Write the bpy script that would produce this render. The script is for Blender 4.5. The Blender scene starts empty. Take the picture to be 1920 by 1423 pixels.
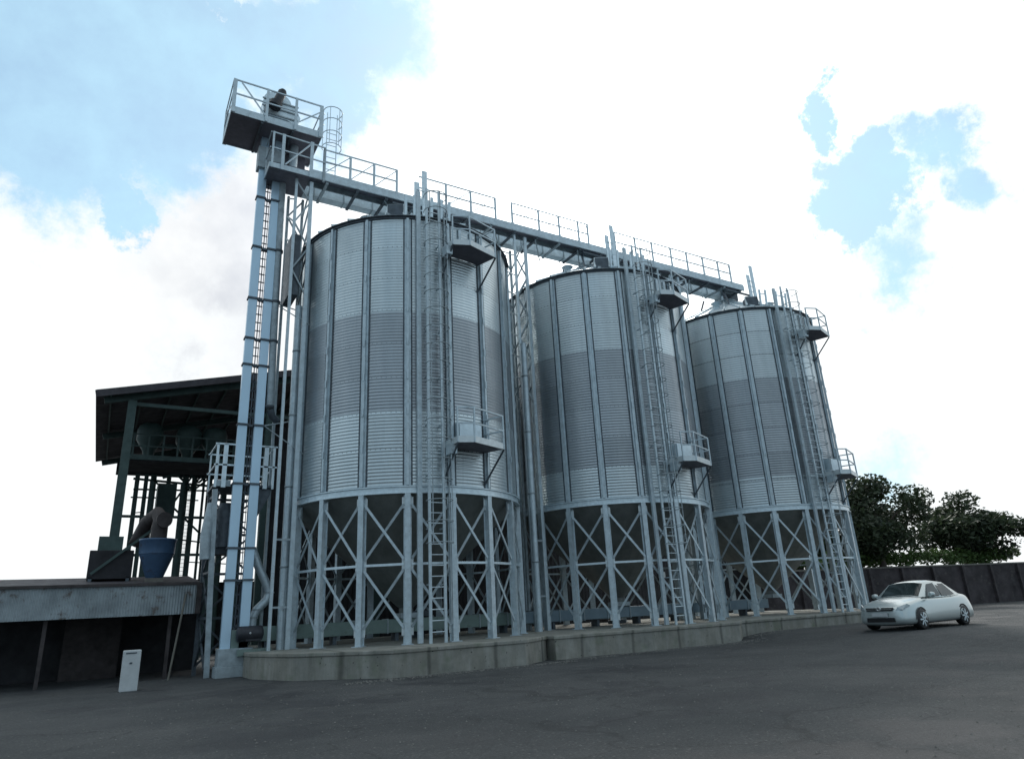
import bpy, bmesh, math, random
from math import sin, cos, pi, radians, degrees, atan2, sqrt, hypot, floor
from mathutils import Vector, Matrix
random.seed(11)
scene = bpy.context.scene
col = scene.collection

# ------------------------------------------------------------------ camera
# X runs along the silo row, Y away from the yard, z = 0 on top of the concrete plinths
CAM = Vector((-9.162, -23.115, 0.834))
CR = Vector((0.86462462, -0.50001461, -0.04908825))
CU = Vector((-0.11966015, -0.29983333, 0.9464573))
CF = Vector((0.48796077, 0.81245638, 0.3190751))
cd = bpy.data.cameras.new('camera'); cam = bpy.data.objects.new('camera', cd); col.objects.link(cam)
cam.matrix_world = Matrix(((CR.x, CU.x, -CF.x, CAM.x), (CR.y, CU.y, -CF.y, CAM.y), (CR.z, CU.z, -CF.z, CAM.z), (0, 0, 0, 1)))
cd.sensor_width = 36; cd.lens = 36 * 1270.7 / 1920; cd.clip_end = 5000; cd.clip_start = .1
scene.camera = cam
def look(px, py):
    d = CF + CR * ((px - 960) / 1270.7) - CU * ((py - 711.5) / 1270.7)
    return d.normalized()
def hit(px, py, ax, v):
    d = look(px, py); i = 'xyz'.index(ax); t = (v - CAM[i]) / d[i]
    return CAM + d * t

# ------------------------------------------------------------------ materials
def newmat(name):
    m = bpy.data.materials.new(name); m.use_nodes = True
    nt = m.node_tree; b = nt.nodes['Principled BSDF']
    return m, nt, b
def N(nt, t, **k):
    n = nt.nodes.new(t)
    for a, v in k.items():
        if a in n.inputs.keys() if hasattr(n.inputs, 'keys') else False: n.inputs[a].default_value = v
        else: setattr(n, a, v)
    return n
def mathn(nt, op, a, b=None, clamp=False):
    n = nt.nodes.new('ShaderNodeMath'); n.operation = op; n.use_clamp = clamp
    for i, v in enumerate((a, b)):
        if v is None: continue
        if isinstance(v, (int, float)): n.inputs[i].default_value = v
        else: nt.links.new(v, n.inputs[i])
    return n.outputs[0]
def noise(nt, vec, scale, detail=4, rough=.6, stretch=None):
    if stretch:
        mp = nt.nodes.new('ShaderNodeMapping'); mp.inputs['Scale'].default_value = stretch
        nt.links.new(vec, mp.inputs['Vector']); vec = mp.outputs[0]
    n = nt.nodes.new('ShaderNodeTexNoise'); n.inputs['Scale'].default_value = scale
    n.inputs['Detail'].default_value = detail; n.inputs['Roughness'].default_value = rough
    nt.links.new(vec, n.inputs['Vector']); return n.outputs['Fac']
def ramp(nt, fac, stops):
    r = nt.nodes.new('ShaderNodeValToRGB')
    while len(r.color_ramp.elements) < len(stops): r.color_ramp.elements.new(.5)
    for e, (p, c) in zip(r.color_ramp.elements, stops):
        e.position = p; e.color = (*c, 1) if len(c) == 3 else c
    nt.links.new(fac, r.inputs[0]); return r.outputs[0]
def mixc(nt, fac, a, b, mode='MIX'):
    n = nt.nodes.new('ShaderNodeMix'); n.data_type = 'RGBA'; n.blend_type = mode
    for key, v in ((0, fac), (6, a), (7, b)):
        if isinstance(v, (int, float)): n.inputs[key].default_value = v
        elif isinstance(v, (tuple, list)): n.inputs[key].default_value = (*v, 1) if len(v) == 3 else v
        else: nt.links.new(v, n.inputs[key])
    return n.outputs[2]
def simple(name, c, rough=.6, metal=0, var=.2, scale=3, spot=None, bump=0, stretch=None):
    m, nt, b = newmat(name)
    tc = nt.nodes.new('ShaderNodeTexCoord').outputs['Object']
    f = noise(nt, tc, scale, 6, .65, stretch)
    lo = tuple(x * (1 - var) for x in c); hi = tuple(min(1, x * (1 + var)) for x in c)
    out = ramp(nt, f, [(.3, lo), (.7, hi)])
    if spot:
        f2 = noise(nt, tc, scale * 2.3, 8, .7)
        s = ramp(nt, f2, [(.56, (0, 0, 0)), (.66, (1, 1, 1))])
        out = mixc(nt, s, out, spot)
    nt.links.new(out, b.inputs['Base Color'])
    rr = ramp(nt, noise(nt, tc, scale * 1.7, 3), [(.3, (rough * .8,) * 3), (.7, (min(1, rough * 1.2),) * 3)])
    nt.links.new(rr, b.inputs['Roughness'])
    b.inputs['Metallic'].default_value = metal
    if bump:
        bp = nt.nodes.new('ShaderNodeBump'); bp.inputs['Strength'].default_value = bump; bp.inputs['Distance'].default_value = .02
        nt.links.new(noise(nt, tc, scale * 8, 6), bp.inputs['Height']); nt.links.new(bp.outputs[0], b.inputs['Normal'])
    return m
GALV = simple('galvanised_steel', (.50, .585, .63), .46, .5, .16, 5, spot=(.40, .45, .47))
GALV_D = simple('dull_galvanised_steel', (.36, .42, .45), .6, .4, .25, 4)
GALV_L = simple('bright_galvanised_steel', (.62, .72, .77), .4, .5, .12, 6)
GUSSET = simple('zinc_plate', (.62, .68, .70), .45, .4, .1, 8)
CHUTE = simple('pale_blue_painted_sheet', (.52, .70, .84), .35, .3, .07, 1.2, stretch=(1, 1, .3))
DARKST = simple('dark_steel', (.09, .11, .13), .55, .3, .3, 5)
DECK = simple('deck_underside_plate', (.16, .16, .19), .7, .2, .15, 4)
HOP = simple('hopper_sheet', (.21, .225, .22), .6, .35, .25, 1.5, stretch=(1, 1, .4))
MOTOR = simple('black_motor_paint', (.02, .022, .03), .5, 0, .3, 9)
GREENC = simple('green_grey_conveyor_paint', (.19, .26, .24), .5, .1, .15, 1.3, spot=(.13, .15, .14))
BLUEC = simple('blue_grey_conveyor_paint', (.19, .26, .31), .5, .1, .15, 1.3)
SHEDST = simple('dark_green_shed_steel', (.05, .085, .08), .6, .1, .25, 3)
SHEDRF = simple('brown_sheet_roofing', (.055, .05, .058), .7, .1, .3, 2)
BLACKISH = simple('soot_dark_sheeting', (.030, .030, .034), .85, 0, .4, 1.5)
BLUEH = simple('blue_hopper_paint', (.055, .11, .20), .45, .1, .2, 2, spot=(.05, .06, .09))
RUSTY = simple('rusty_brown_duct', (.06, .05, .05), .7, .2, .4, 3)
CORR = simple('grey_corrugated_sheet', (.30, .34, .36), .6, .2, .3, 1.6, spot=(.14, .12, .11))
WHITEP = simple('off_white_paint', (.5, .53, .54), .6, 0, .1, 5)
BARK = simple('bark', (.07, .055, .045), .9, 0, .3, 6, bump=.5)
BRICK = simple('dark_stained_wall', (.045, .037, .04), .9, 0, .55, 1.1, spot=(.08, .07, .065), bump=.3)
DUST = simple('dusty_ledge', (.16, .15, .13), .9, 0, .3, 4)

def wallmat(name, z_hi, z_lo, seam):
    """corrugated wall sheets: two zinc batches, slight sheet-to-sheet tone painted in for reflections, ring laps"""
    m, nt, b = newmat(name); L = nt.links
    tc = nt.nodes.new('ShaderNodeTexCoord').outputs['Object']
    sp = nt.nodes.new('ShaderNodeSeparateXYZ'); L.new(tc, sp.inputs[0])
    z = sp.outputs[2]
    ang = mathn(nt, 'ARCTAN2', sp.outputs[1], sp.outputs[0])
    bay = mathn(nt, 'FLOOR', mathn(nt, 'MULTIPLY', mathn(nt, 'ADD', ang, radians(110.95) + 4 * pi), 18 / (2 * pi)))
    ring = mathn(nt, 'FLOOR', mathn(nt, 'MULTIPLY', mathn(nt, 'SUBTRACT', z, 4.47), 1 / 1.179))
    cb = nt.nodes.new('ShaderNodeCombineXYZ'); L.new(bay, cb.inputs[0]); L.new(ring, cb.inputs[1])
    wn = nt.nodes.new('ShaderNodeTexWhiteNoise'); wn.noise_dimensions = '3D'; L.new(cb.outputs[0], wn.inputs[0])
    mid = mathn(nt, 'MULTIPLY', mathn(nt, 'GREATER_THAN', z, z_lo), mathn(nt, 'LESS_THAN', z, z_hi))
    base = mixc(nt, mid, (.62, .69, .71), (.39, .425, .45))
    v = mathn(nt, 'ADD', mathn(nt, 'MULTIPLY', wn.outputs[0], .17), .91)  # random tone per sheet, standing in for uneven reflections between bays
    hs = nt.nodes.new('ShaderNodeHueSaturation'); L.new(base, hs.inputs['Color']); L.new(v, hs.inputs['Value'])
    c = hs.outputs[0]
    st = ramp(nt, noise(nt, tc, 2.2, 6, .7, (1, 1, .12)), [(.35, (.86, .87, .88)), (.65, (1, 1, 1))])
    c = mixc(nt, 1, c, st, 'MULTIPLY')
    fine = ramp(nt, noise(nt, tc, 14, 5, .7), [(.3, (.93, .93, .94)), (.7, (1, 1, 1))])
    c = mixc(nt, 1, c, fine, 'MULTIPLY')
    fr = mathn(nt, 'FRACT', mathn(nt, 'MULTIPLY', mathn(nt, 'SUBTRACT', z, 4.47), 1 / 1.179))
    ln = mathn(nt, 'MULTIPLY', mathn(nt, 'LESS_THAN', fr, .045), seam)
    c = mixc(nt, ln, c, (.2, .22, .24))
    # bolt rows: along every ring lap and beside every post
    circ = mathn(nt, 'FRACT', mathn(nt, 'MULTIPLY', mathn(nt, 'ADD', ang, 4 * pi), 4.0 / .16))
    bx = mathn(nt, 'LESS_THAN', mathn(nt, 'ABSOLUTE', mathn(nt, 'SUBTRACT', circ, .5)), .12)
    by = mathn(nt, 'LESS_THAN', mathn(nt, 'ABSOLUTE', mathn(nt, 'SUBTRACT', fr, .035)), .012)
    c = mixc(nt, mathn(nt, 'MULTIPLY', mathn(nt, 'MULTIPLY', bx, by), .7), c, (.12, .13, .15))
    run = ramp(nt, noise(nt, tc, 5, 5, .7, (1.6, 1.6, .05)), [(.30, (.74, .76, .78)), (.42, (1, 1, 1))])
    c = mixc(nt, .6, c, run, 'MULTIPLY')
    L.new(c, b.inputs['Base Color'])
    b.inputs['Metallic'].default_value = .8
    L.new(ramp(nt, noise(nt, tc, 1.1, 4), [(.3, (.28,) * 3), (.7, (.42,) * 3)]), b.inputs['Roughness'])
    return m
def concretemat():
    m, nt, b = newmat('weathered_concrete'); L = nt.links
    tc = nt.nodes.new('ShaderNodeTexCoord').outputs['Object']
    c = ramp(nt, noise(nt, tc, 1.2, 8, .7), [(.25, (.17, .175, .16)), (.5, (.27, .27, .245)), (.75, (.37, .365, .33))])
    st = ramp(nt, noise(nt, tc, 3, 6, .7, (1, 1, .15)), [(.42, (.5, .47, .4)), (.6, (1, 1, 1))])
    c = mixc(nt, .4, c, st, 'MULTIPLY')
    moss = ramp(nt, noise(nt, tc, 1.7, 5), [(.55, (0, 0, 0)), (.75, (.6, .6, .6))])
    c = mixc(nt, moss, c, (.13, .16, .10))
    w = nt.nodes.new('ShaderNodeTexWave'); w.bands_direction = 'X'; w.inputs['Scale'].default_value = .16
    w.inputs['Distortion'].default_value = 0.6; L.new(tc, w.inputs[0])
    j = ramp(nt, w.outputs['Fac'], [(.0, (.55, .55, .55)), (.012, (1, 1, 1))])
    c = mixc(nt, 1, c, j, 'MULTIPLY')
    sp = ramp(nt, noise(nt, tc, 9, 2), [(.27, (.25, .25, .25)), (.31, (1, 1, 1))])
    c = mixc(nt, 1, c, sp, 'MULTIPLY')
    L.new(c, b.inputs['Base Color']); b.inputs['Roughness'].default_value = .92
    bp = nt.nodes.new('ShaderNodeBump'); bp.inputs['Strength'].default_value = .5; bp.inputs['Distance'].default_value = .02
    L.new(noise(nt, tc, 12, 8, .7), bp.inputs['Height']); L.new(bp.outputs[0], b.inputs['Normal'])
    return m
CONC = concretemat()
def groundmat():
    m, nt, b = newmat('gritty_asphalt'); L = nt.links
    tc = nt.nodes.new('ShaderNodeTexCoord').outputs['Object']
    c = ramp(nt, noise(nt, tc, .30, 9, .72), [(.28, (.036, .040, .042)), (.5, (.056, .060, .062)), (.72, (.082, .085, .086))])
    g = ramp(nt, noise(nt, tc, 30, 7, .85), [(.33, (.45, .45, .46)), (.55, (1, 1, 1)), (.68, (2.0, 2.0, 1.95))])
    c = mixc(nt, 1, c, g, 'MULTIPLY')
    peb = nt.nodes.new('ShaderNodeTexVoronoi'); peb.inputs['Scale'].default_value = 9; L.new(tc, peb.inputs['Vector'])
    pm = ramp(nt, peb.outputs['Distance'], [(.10, (.8, .8, .8)), (.18, (0, 0, 0))])
    c = mixc(nt, pm, c, (.13, .13, .125))
    # worn paler lanes and damp patches
    lane = ramp(nt, noise(nt, tc, .55, 6, .6, (.35, 1.4, 1)), [(.45, (1, 1, 1)), (.65, (1.2, 1.19, 1.17))])
    c = mixc(nt, 1, c, lane, 'MULTIPLY')
    damp = ramp(nt, noise(nt, tc, .45, 7, .65), [(.53, (1, 1, 1)), (.60, (.55, .56, .6))])
    c = mixc(nt, 1, c, damp, 'MULTIPLY')
    cv = nt.nodes.new('ShaderNodeTexVoronoi'); cv.feature = 'DISTANCE_TO_EDGE'; cv.inputs['Scale'].default_value = .33
    wmix = nt.nodes.new('ShaderNodeVectorMath'); wmix.operation = 'MULTIPLY_ADD'
    wn_ = nt.nodes.new('ShaderNodeTexNoise'); wn_.inputs['Scale'].default_value = 1.3; wn_.inputs['Detail'].default_value = 7; L.new(tc, wn_.inputs['Vector'])
    L.new(wn_.outputs['Color'], wmix.inputs[0]); wmix.inputs[1].default_value = (1.5, 1.5, 0); L.new(tc, wmix.inputs[2]); L.new(wmix.outputs[0], cv.inputs['Vector'])
    cr = ramp(nt, cv.outputs['Distance'], [(.004, (.35, .35, .35)), (.012, (1, 1, 1))])
    c = mixc(nt, .45, c, cr, 'MULTIPLY')
    L.new(c, b.inputs['Base Color'])
    L.new(ramp(nt, noise(nt, tc, .45, 7, .65), [(.53, (.92, .92, .92)), (.60, (.72, .72, .72))]), b.inputs['Roughness'])
    bp = nt.nodes.new('ShaderNodeBump'); bp.inputs['Strength'].default_value = .8; bp.inputs['Distance'].default_value = .03
    L.new(noise(nt, tc, 18, 9, .8), bp.inputs['Height']); L.new(bp.outputs[0], b.inputs['Normal'])
    return m
def leafmat(name, a, b_):
    m, nt, b = newmat(name); L = nt.links
    oi = nt.nodes.new('ShaderNodeNewGeometry')
    c = ramp(nt, oi.outputs['Random Per Island'], [(.0, a), (1, b_)])
    L.new(c, b.inputs['Base Color']); b.inputs['Roughness'].default_value = .6
    tr = nt.nodes.new('ShaderNodeBsdfTranslucent'); L.new(c, tr.inputs[0])
    mx = nt.nodes.new('ShaderNodeMixShader'); mx.inputs[0].default_value = .3
    L.new(b.outputs[0], mx.inputs[1]); L.new(tr.outputs[0], mx.inputs[2])
    L.new(mx.outputs[0], nt.nodes['Material Output'].inputs[0])
    return m
LEAF = leafmat('dark_leaves', (.022, .034, .02), (.06, .085, .04))
LEAF2 = leafmat('bright_leaves', (.06, .11, .03), (.11, .18, .05))

# ------------------------------------------------------------------ mesh building
class MB:
    def __init__(s): s.v = []; s.f = []; s.sm = []
    def add(s, vs, fs, smooth=False):
        o = len(s.v); s.v += [Vector(v) for v in vs]
        for f in fs: s.f.append([i + o for i in f]); s.sm.append(smooth)
        return s
    def box(s, a, b):
        x0, y0, z0 = [min(p, q) for p, q in zip(a, b)]; x1, y1, z1 = [max(p, q) for p, q in zip(a, b)]
        return s.add([(x0, y0, z0), (x1, y0, z0), (x1, y1, z0), (x0, y1, z0), (x0, y0, z1), (x1, y0, z1), (x1, y1, z1), (x0, y1, z1)],
              [(0, 3, 2, 1), (4, 5, 6, 7), (0, 1, 5, 4), (1, 2, 6, 5), (2, 3, 7, 6), (3, 0, 4, 7)])
    def beam(s, p, q, w, h, up=(0, 0, 1)):
        p = Vector(p); q = Vector(q); d = (q - p).normalized(); up = Vector(up)
        if abs(d.dot(up)) > .98: up = Vector((0, 1, 0)) if abs(d.y) < .9 else Vector((1, 0, 0))
        r = d.cross(up).normalized(); u = r.cross(d)
        vs = [e + r * a * w / 2 + u * b * h / 2 for e in (p, q) for a, b in ((-1, -1), (1, -1), (1, 1), (-1, 1))]
        return s.add(vs, [(0, 3, 2, 1), (4, 5, 6, 7), (0, 1, 5, 4), (1, 2, 6, 5), (2, 3, 7, 6), (3, 0, 4, 7)])
    def tube(s, pts, r, n=8, caps=True, closed=False):
        pts = [Vector(p) for p in pts]; vs = []; fs = []; m = len(pts)
        rs = r if isinstance(r, (list, tuple)) else [r] * m
        pu = None
        for i, p in enumerate(pts):
            if closed: d = (pts[(i + 1) % m] - pts[i - 1]).normalized()
            else: d = (pts[min(i + 1, m - 1)] - pts[max(i - 1, 0)]).normalized()
            if pu is None: pu = d.orthogonal().normalized()
            a = (pu - d * pu.dot(d)).normalized(); pu = a; b = d.cross(a)
            vs += [p + (a * cos(2 * pi * k / n) + b * sin(2 * pi * k / n)) * rs[i] for k in range(n)]
        for i in range(m if closed else m - 1):
            for k in range(n):
                j = (i + 1) % m
                fs.append((i * n + k, i * n + (k + 1) % n, j * n + (k + 1) % n, j * n + k))
        s.add(vs, fs, True)
        if caps and not closed:
            s.add(vs[:n], [tuple(reversed(range(n)))]); s.add(vs[-n:], [tuple(range(n))])
        return s
    def lathe(s, prof, c=(0, 0, 0), n=48, a0=0, a1=2 * pi, smooth=True, axis='z', caps=False):
        c = Vector(c); vs = []; fs = []; full = abs(a1 - a0 - 2 * pi) < 1e-6; m = n if full else n + 1
        for r, z in prof:
            for k in range(m):
                a = a0 + (a1 - a0) * k / n
                p = (r * cos(a), r * sin(a), z)
                if axis == 'y': p = (p[0], p[2], p[1])
                if axis == 'x': p = (p[2], p[0], p[1])
                vs.append(c + Vector(p))
        for i in range(len(prof) - 1):
            for k in range(n):
                k2 = (k + 1) % m
                fs.append((i * m + k, i * m + k2, (i + 1) * m + k2, (i + 1) * m + k))
        s.add(vs, fs, smooth)
        if caps and full:
            s.add(vs[:m], [tuple(reversed(range(m)))]); s.add(vs[-m:], [tuple(range(m))])
        return s
    def prism(s, poly, z0, z1):
        n = len(poly)
        vs = [(x, y, z0) for x, y in poly] + [(x, y, z1) for x, y in poly]
        return s.add(vs, [tuple(reversed(range(n))), tuple(range(n, 2 * n))] + [(i, (i + 1) % n, (i + 1) % n + n, i + n) for i in range(n)])
    def build(s, name, mat, parent=None, bevel=0):
        org = Vector(parent['_o']) if parent is not None and '_o' in parent else Vector((0, 0, 0))
        me = bpy.data.meshes.new(name)
        me.from_pydata([tuple(v - org) for v in s.v], [], s.f)
        me.polygons.foreach_set('use_smooth', s.sm); me.materials.append(mat); me.update()
        o = bpy.data.objects.new(name, me); col.objects.link(o)
        if parent is not None:
            o.parent = parent; o['_o'] = tuple(org)
        if bevel:
            b = o.modifiers.new('bevel', 'BEVEL'); b.width = bevel; b.segments = 2; b.limit_method = 'ANGLE'
        return o
def tag(o, label=None, cat=None, group=None, kind=None):
    if label: o['label'] = label
    if cat: o['category'] = cat
    if group: o['group'] = group
    if kind: o['kind'] = kind
    return o
def empty(name, loc, label, cat, group=None):
    o = bpy.data.objects.new(name, None); col.objects.link(o); o.location = loc; o['_o'] = tuple(loc)
    o.empty_display_size = .3
    return tag(o, label, cat, group)

# ------------------------------------------------------------------ ground (structure)
def smooth01(t): t = max(0, min(1, t)); return t * t * (3 - 2 * t)
def gz(x, y): return -.66 + .22 * smooth01((x - 9.8) / 3.0) * smooth01((y + 17) / 5)
mb = MB()
xs = [-400, -120, -60, -35] + [-25 + i * 1.0 for i in range(76)] + [60, 80, 120, 250, 900]
ys = [-400, -120, -60] + [-35 + i * 1.0 for i in range(70)] + [40, 60, 120, 300, 1200]
vs = []
for y in ys:
    for x in xs:
        bump = .012 * sin(x * 1.3 + y * .7) * cos(y * .9 - x * .4)
        vs.append((x, y, gz(x, y) + bump))
w = len(xs)
mb.add(vs, [(j * w + i, j * w + i + 1, (j + 1) * w + i + 1, (j + 1) * w + i) for j in range(len(ys) - 1) for i in range(w - 1)], True)
tag(mb.build('ground', groundmat()), kind='structure')

rg = random.Random(21); gm = MB()
for _ in range(5200):
    near = rg.random() < .35
    if near: x = rg.uniform(-4, 22); y = -5.95 + (1.2 if x > 11 else .55 if x > 2.6 else 0) - abs(rg.gauss(0, .25)) - .05
    else: x = rg.uniform(-16, 26); y = rg.uniform(-19.5, -6)
    r_ = rg.uniform(.006, .022) * (1.6 if near else 1); z = gz(x, y) + .006
    a_ = rg.uniform(0, 6.3); ca, sa = cos(a_) * r_, sin(a_) * r_
    gm.add([(x - ca, y - sa, z), (x + sa * .8, y - ca * .8, z), (x + ca, y + sa, z), (x - sa, y + ca, z), (x, y, z + r_ * .8)], [(0, 1, 4), (1, 2, 4), (2, 3, 4), (3, 0, 4)])
tag(gm.build('loose_grit', simple('grit', (.14, .14, .13), .9, 0, .4, 9)), kind='stuff')

# ------------------------------------------------------------------ plinths
def plinth(poly, label):
    mb = MB(); n = len(poly)
    mb.prism(poly, -1.0, -.10)
    cx = sum(p[0] for p in poly) / n; cy = sum(p[1] for p in poly) / n
    o = empty('concrete_plinth', (cx, cy, -.66), label, 'concrete base', 'concrete bases under the silos')
    mb.build('base_wall', CONC, o, .015)
    big = [(cx + (x - cx) * 1.008, cy + (y - cy) * 1.008) for x, y in poly]
    MB().prism(big, -.10, 0).build('capping_slab', CONC, o, .02)
plinth([(-5.3, 5.0), (-5.3, -1.7), (-4.6, -3.8), (-2.7, -5.85), (1.2, -5.85), (2.52, -4.85), (2.52, 5.0)], 'stained concrete base with angled corners under the nearest silo')
plinth([(2.58, 5.0), (2.58, -5.25), (10.3, -5.25), (10.95, -4.75), (10.95, 5.0)], 'long straight grey concrete base under the middle silo')
plinth([(11.05, 5.0), (11.05, -4.6), (23.4, -4.6), (23.4, 5.0)], 'low concrete base under the farthest silo, beside the car')

# ------------------------------------------------------------------ silos
S = 9.266; RW = 4.0; ZR = 4.42; ZE = 13.95; A0 = radians(-110.95)
LEG_Z = 0
def pol(r, a, z, c=(0, 0)): return Vector((c[0] + r * cos(a), c[1] + r * sin(a), z))
def hat(mb, a, r, z0, z1, wb, wt, d, c):
    """folded hat section upright on a cylinder"""
    n = Vector((cos(a), sin(a), 0)); t = Vector((-sin(a), cos(a), 0)); o = Vector((c[0], c[1], 0)) + n * r
    pr = [(-wb / 2, 0), (-wb / 2, .012), (-wt / 2, .016), (-wt / 2, d), (wt / 2, d), (wt / 2, .016), (wb / 2, .012), (wb / 2, 0)]
    m = len(pr)
    vs = [o + t * p + n * q + Vector((0, 0, z)) for z in (z0, z1) for p, q in pr]
    mb.add(vs, [(i, (i + 1) % m, (i + 1) % m + m, i + m) for i in range(m)] + [tuple(reversed(range(m))), tuple(range(m, 2 * m))])
def make_silo(k, label, wm):
    cx = k * S; c = (cx, 0)
    root = empty('grain_silo', (cx, 0, 0), label, 'silo', 'galvanised hopper silos in a row')
    # wall with real corrugation
    mb = MB(); prof = []; z = ZR + .05; step = .108 / 6
    while z < ZE - .02:
        prof.append((RW + .0062 * sin(2 * pi * z / .108), z)); z += step
    mb.lathe(prof, (cx, 0, 0), 96)
    mb.build('corrugated_wall', wm, root)
    # ring beam (two flanges and a web)
    MB().lathe([(3.9, ZR - .13), (4.1, ZR - .13), (4.1, ZR - .10), (4.045, ZR - .10), (4.045, ZR + .07), (4.1, ZR + .07), (4.1, ZR + .10), (3.9, ZR + .10)], (cx, 0, 0), 72, smooth=False).build('ring_beam', GALV_L, root)
    # eave ring
    MB().lathe([(3.98, ZE - .09), (4.06, ZE - .09), (4.06, ZE - .03), (4.12, ZE - .02), (4.12, ZE + .02), (3.9, ZE + .05)], (cx, 0, 0), 72, smooth=False).build('eave_ring', DARKST, root)
    # roof: 36 pitched sheets with standing ribs
    zt = ZE + (RW - .55) * .56
    rf = MB().lathe([(4.14, ZE - .01), (4.10, ZE + .03), (.55, zt)], (cx, 0, 0), 36, smooth=False).build('roof', GALV, root)
    rb = MB()
    for i in range(36):
        a = A0 + 2 * pi * i / 36
        rb.beam(pol(4.13, a, ZE + .05, c), pol(.57, a, zt + .03, c), .05, .07)
    rb.build('roof_rib', GALV_L, rf)
    MB().lathe([(.56, zt - .05), (.56, zt + .12), (.62, zt + .12), (.62, zt + .16), (.3, zt + .22), (.3, zt + .5)], (cx, 0, 0), 24).build('roof_cap', GALV, rf)
    # inspection hatch with pale frame, and vents
    a = radians(-118); hp = pol(3.25, a, ZE + .50, c)
    hm = MB(); t = Vector((-sin(a), cos(a), 0)); nn = Vector((cos(a), sin(a), 0)); u = Vector((0, 0, 1))
    for sgn in (-1, 1): hm.beam(hp + t * .32 * sgn + nn * .25 - u * .12, hp + t * .26 * sgn + nn * .1 + u * .36, .09, .07, nn)
    hm.beam(hp - t * .3 + nn * .1 + u * .36, hp + t * .3 + nn * .1 + u * .36, .09, .09, nn)
    hm.build('hatch_frame', GUSSET, rf)
    MB().beam(hp - t * .28 + u * .08, hp + t * .28 + u * .08, .5, .5).build('roof_hatch', DARKST, rf)
    for a_ in (-75, -150, -30, 30, 90, 150):
        a = radians(a_); p = pol(2.4, a, ZE + .9, c)
        MB().lathe([(.16, -.1), (.16, .28), (.26, .28), (.02, .42)], p, 14).build('roof_vent', GALV_L, rf)
    # hopper
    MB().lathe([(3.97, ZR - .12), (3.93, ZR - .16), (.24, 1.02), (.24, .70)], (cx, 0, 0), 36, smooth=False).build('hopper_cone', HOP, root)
    MB().box((cx - .32, -.32, .70), (cx + .32, .32, .86)).build('slide_gate', GALV_D, root)
    # wall posts, legs, gussets, braces
    for i in range(18):
        a = A0 + 2 * pi * i / 18; a2 = a + 2 * pi / 18
        mb = MB(); hat(mb, a, RW + .008, ZR + .12, ZE - .10, .21, .085, .095, c)
        for zz in [ZR + .1 + 1.179 * q for q in range(1, 8)]:      # splice plates
            hat(mb, a, RW + .115, zz - .12, zz + .12, .075, .07, .006, c)
        po = mb.build('wall_post', GALV, root)
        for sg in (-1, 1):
            hm_ = MB(); hat(hm_, a + sg * .0315, RW + .0075, ZR + .12, ZE - .10, .05, .045, .010, c); hm_.build('shadow_gap_strip', DARKST, po)  # dark strips painting in the shadow line along each side of the post
        mb = MB(); hat(mb, a, RW - .10, .02, ZR - .13, .24, .17, .19, c)
        n = Vector((cos(a), sin(a), 0)); t = Vector((-sin(a), cos(a), 0)); p0 = Vector((cx, 0, 0)) + n * RW
        mb.beam(p0 + Vector((0, 0, .002)), p0 + Vector((0, 0, .022)), .34, .30, n)
        lg = mb.build('leg', GALV, root)
        for zz in (.42, 2.22, 4.02):
            g = MB()
            for sg in (-1, 1):
                q = p0 + t * sg * .125 - n * .03
                g.beam(q + Vector((0, 0, zz - .17)), q + Vector((0, 0, zz + .17)), .09, .012, n)
            g.build('gusset_plate', GUSSET, lg)
        P = lambda aa, s_, z, r=RW - .02: Vector((cx + r * cos(aa) - sin(aa) * s_ * .11, r * sin(aa) + cos(aa) * s_ * .11, z))
        MB().beam(P(a, 1, 2.22), P(a2, -1, 2.22), .05, .07).build('horizontal_brace', GALV_L, root)
        for (z0, z1) in ((2.36, 3.98), (.46, 2.08)):
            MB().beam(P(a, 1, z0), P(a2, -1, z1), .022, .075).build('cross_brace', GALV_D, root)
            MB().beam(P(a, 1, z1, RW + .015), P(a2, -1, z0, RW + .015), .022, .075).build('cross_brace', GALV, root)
    # wall ladder with safety cage, standing off the wall
    lx = cx - .70; ly = -4.24
    st = MB()
    for sx in (-.235, .235): st.beam((lx + sx, ly, .0), (lx + sx, ly, 14.95), .085, .05, (0, 1, 0))
    for z in [1.6 + 1.6 * i for i in range(8)]:
        for sx in (-.235, .235): st.beam((lx + sx, ly, z), (lx + sx * .95, -3.97, z), .04, .04)
    lad = st.build('ladder', GALV, root)
    for i in range(46):
        z = .30 + i * .305
        MB().tube([(lx - .2, ly, z), (lx + .2, ly, z)], .017, 6).build('rung', GALV_L, lad)
    cg = MB()
    hoops = [2.75 + .62 * i for i in range(20)]
    for z in hoops:
        cg.tube([(lx + .40 * cos(b), ly - .22 - .40 * sin(b) , z) for b in [radians(-28 + 236 * q / 14) for q in range(15)]], .015, 5)
    for b in (35, 90, 145):
        b = radians(b); cg.beam((lx + .385 * cos(b), ly - .22 - .385 * sin(b), 2.7), (lx + .385 * cos(b), ly - .22 - .385 * sin(b), 14.55), .032, .010, (0, 1, 0))
    cg.build('safety_cage', GALV_D, lad)
    MB().beam((cx - 1.15, -4.00, .02), (cx - 1.15, -4.00, 14.9), .15, .09, (0, 1, 0)).build('cable_tray', GALV, root)
    cp = MB()
    cp.tube([(cx - .22, -4.12, .5), (cx - .22, -4.12, 14.3)], .028, 6)
    for z in [5.2 + .9 * i for i in range(10)]: cp.beam((cx - .22, -4.12, z), (cx - .02, -4.06, z + .05), .03, .03)
    cp.build('conduit', GALV_D, root)
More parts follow.
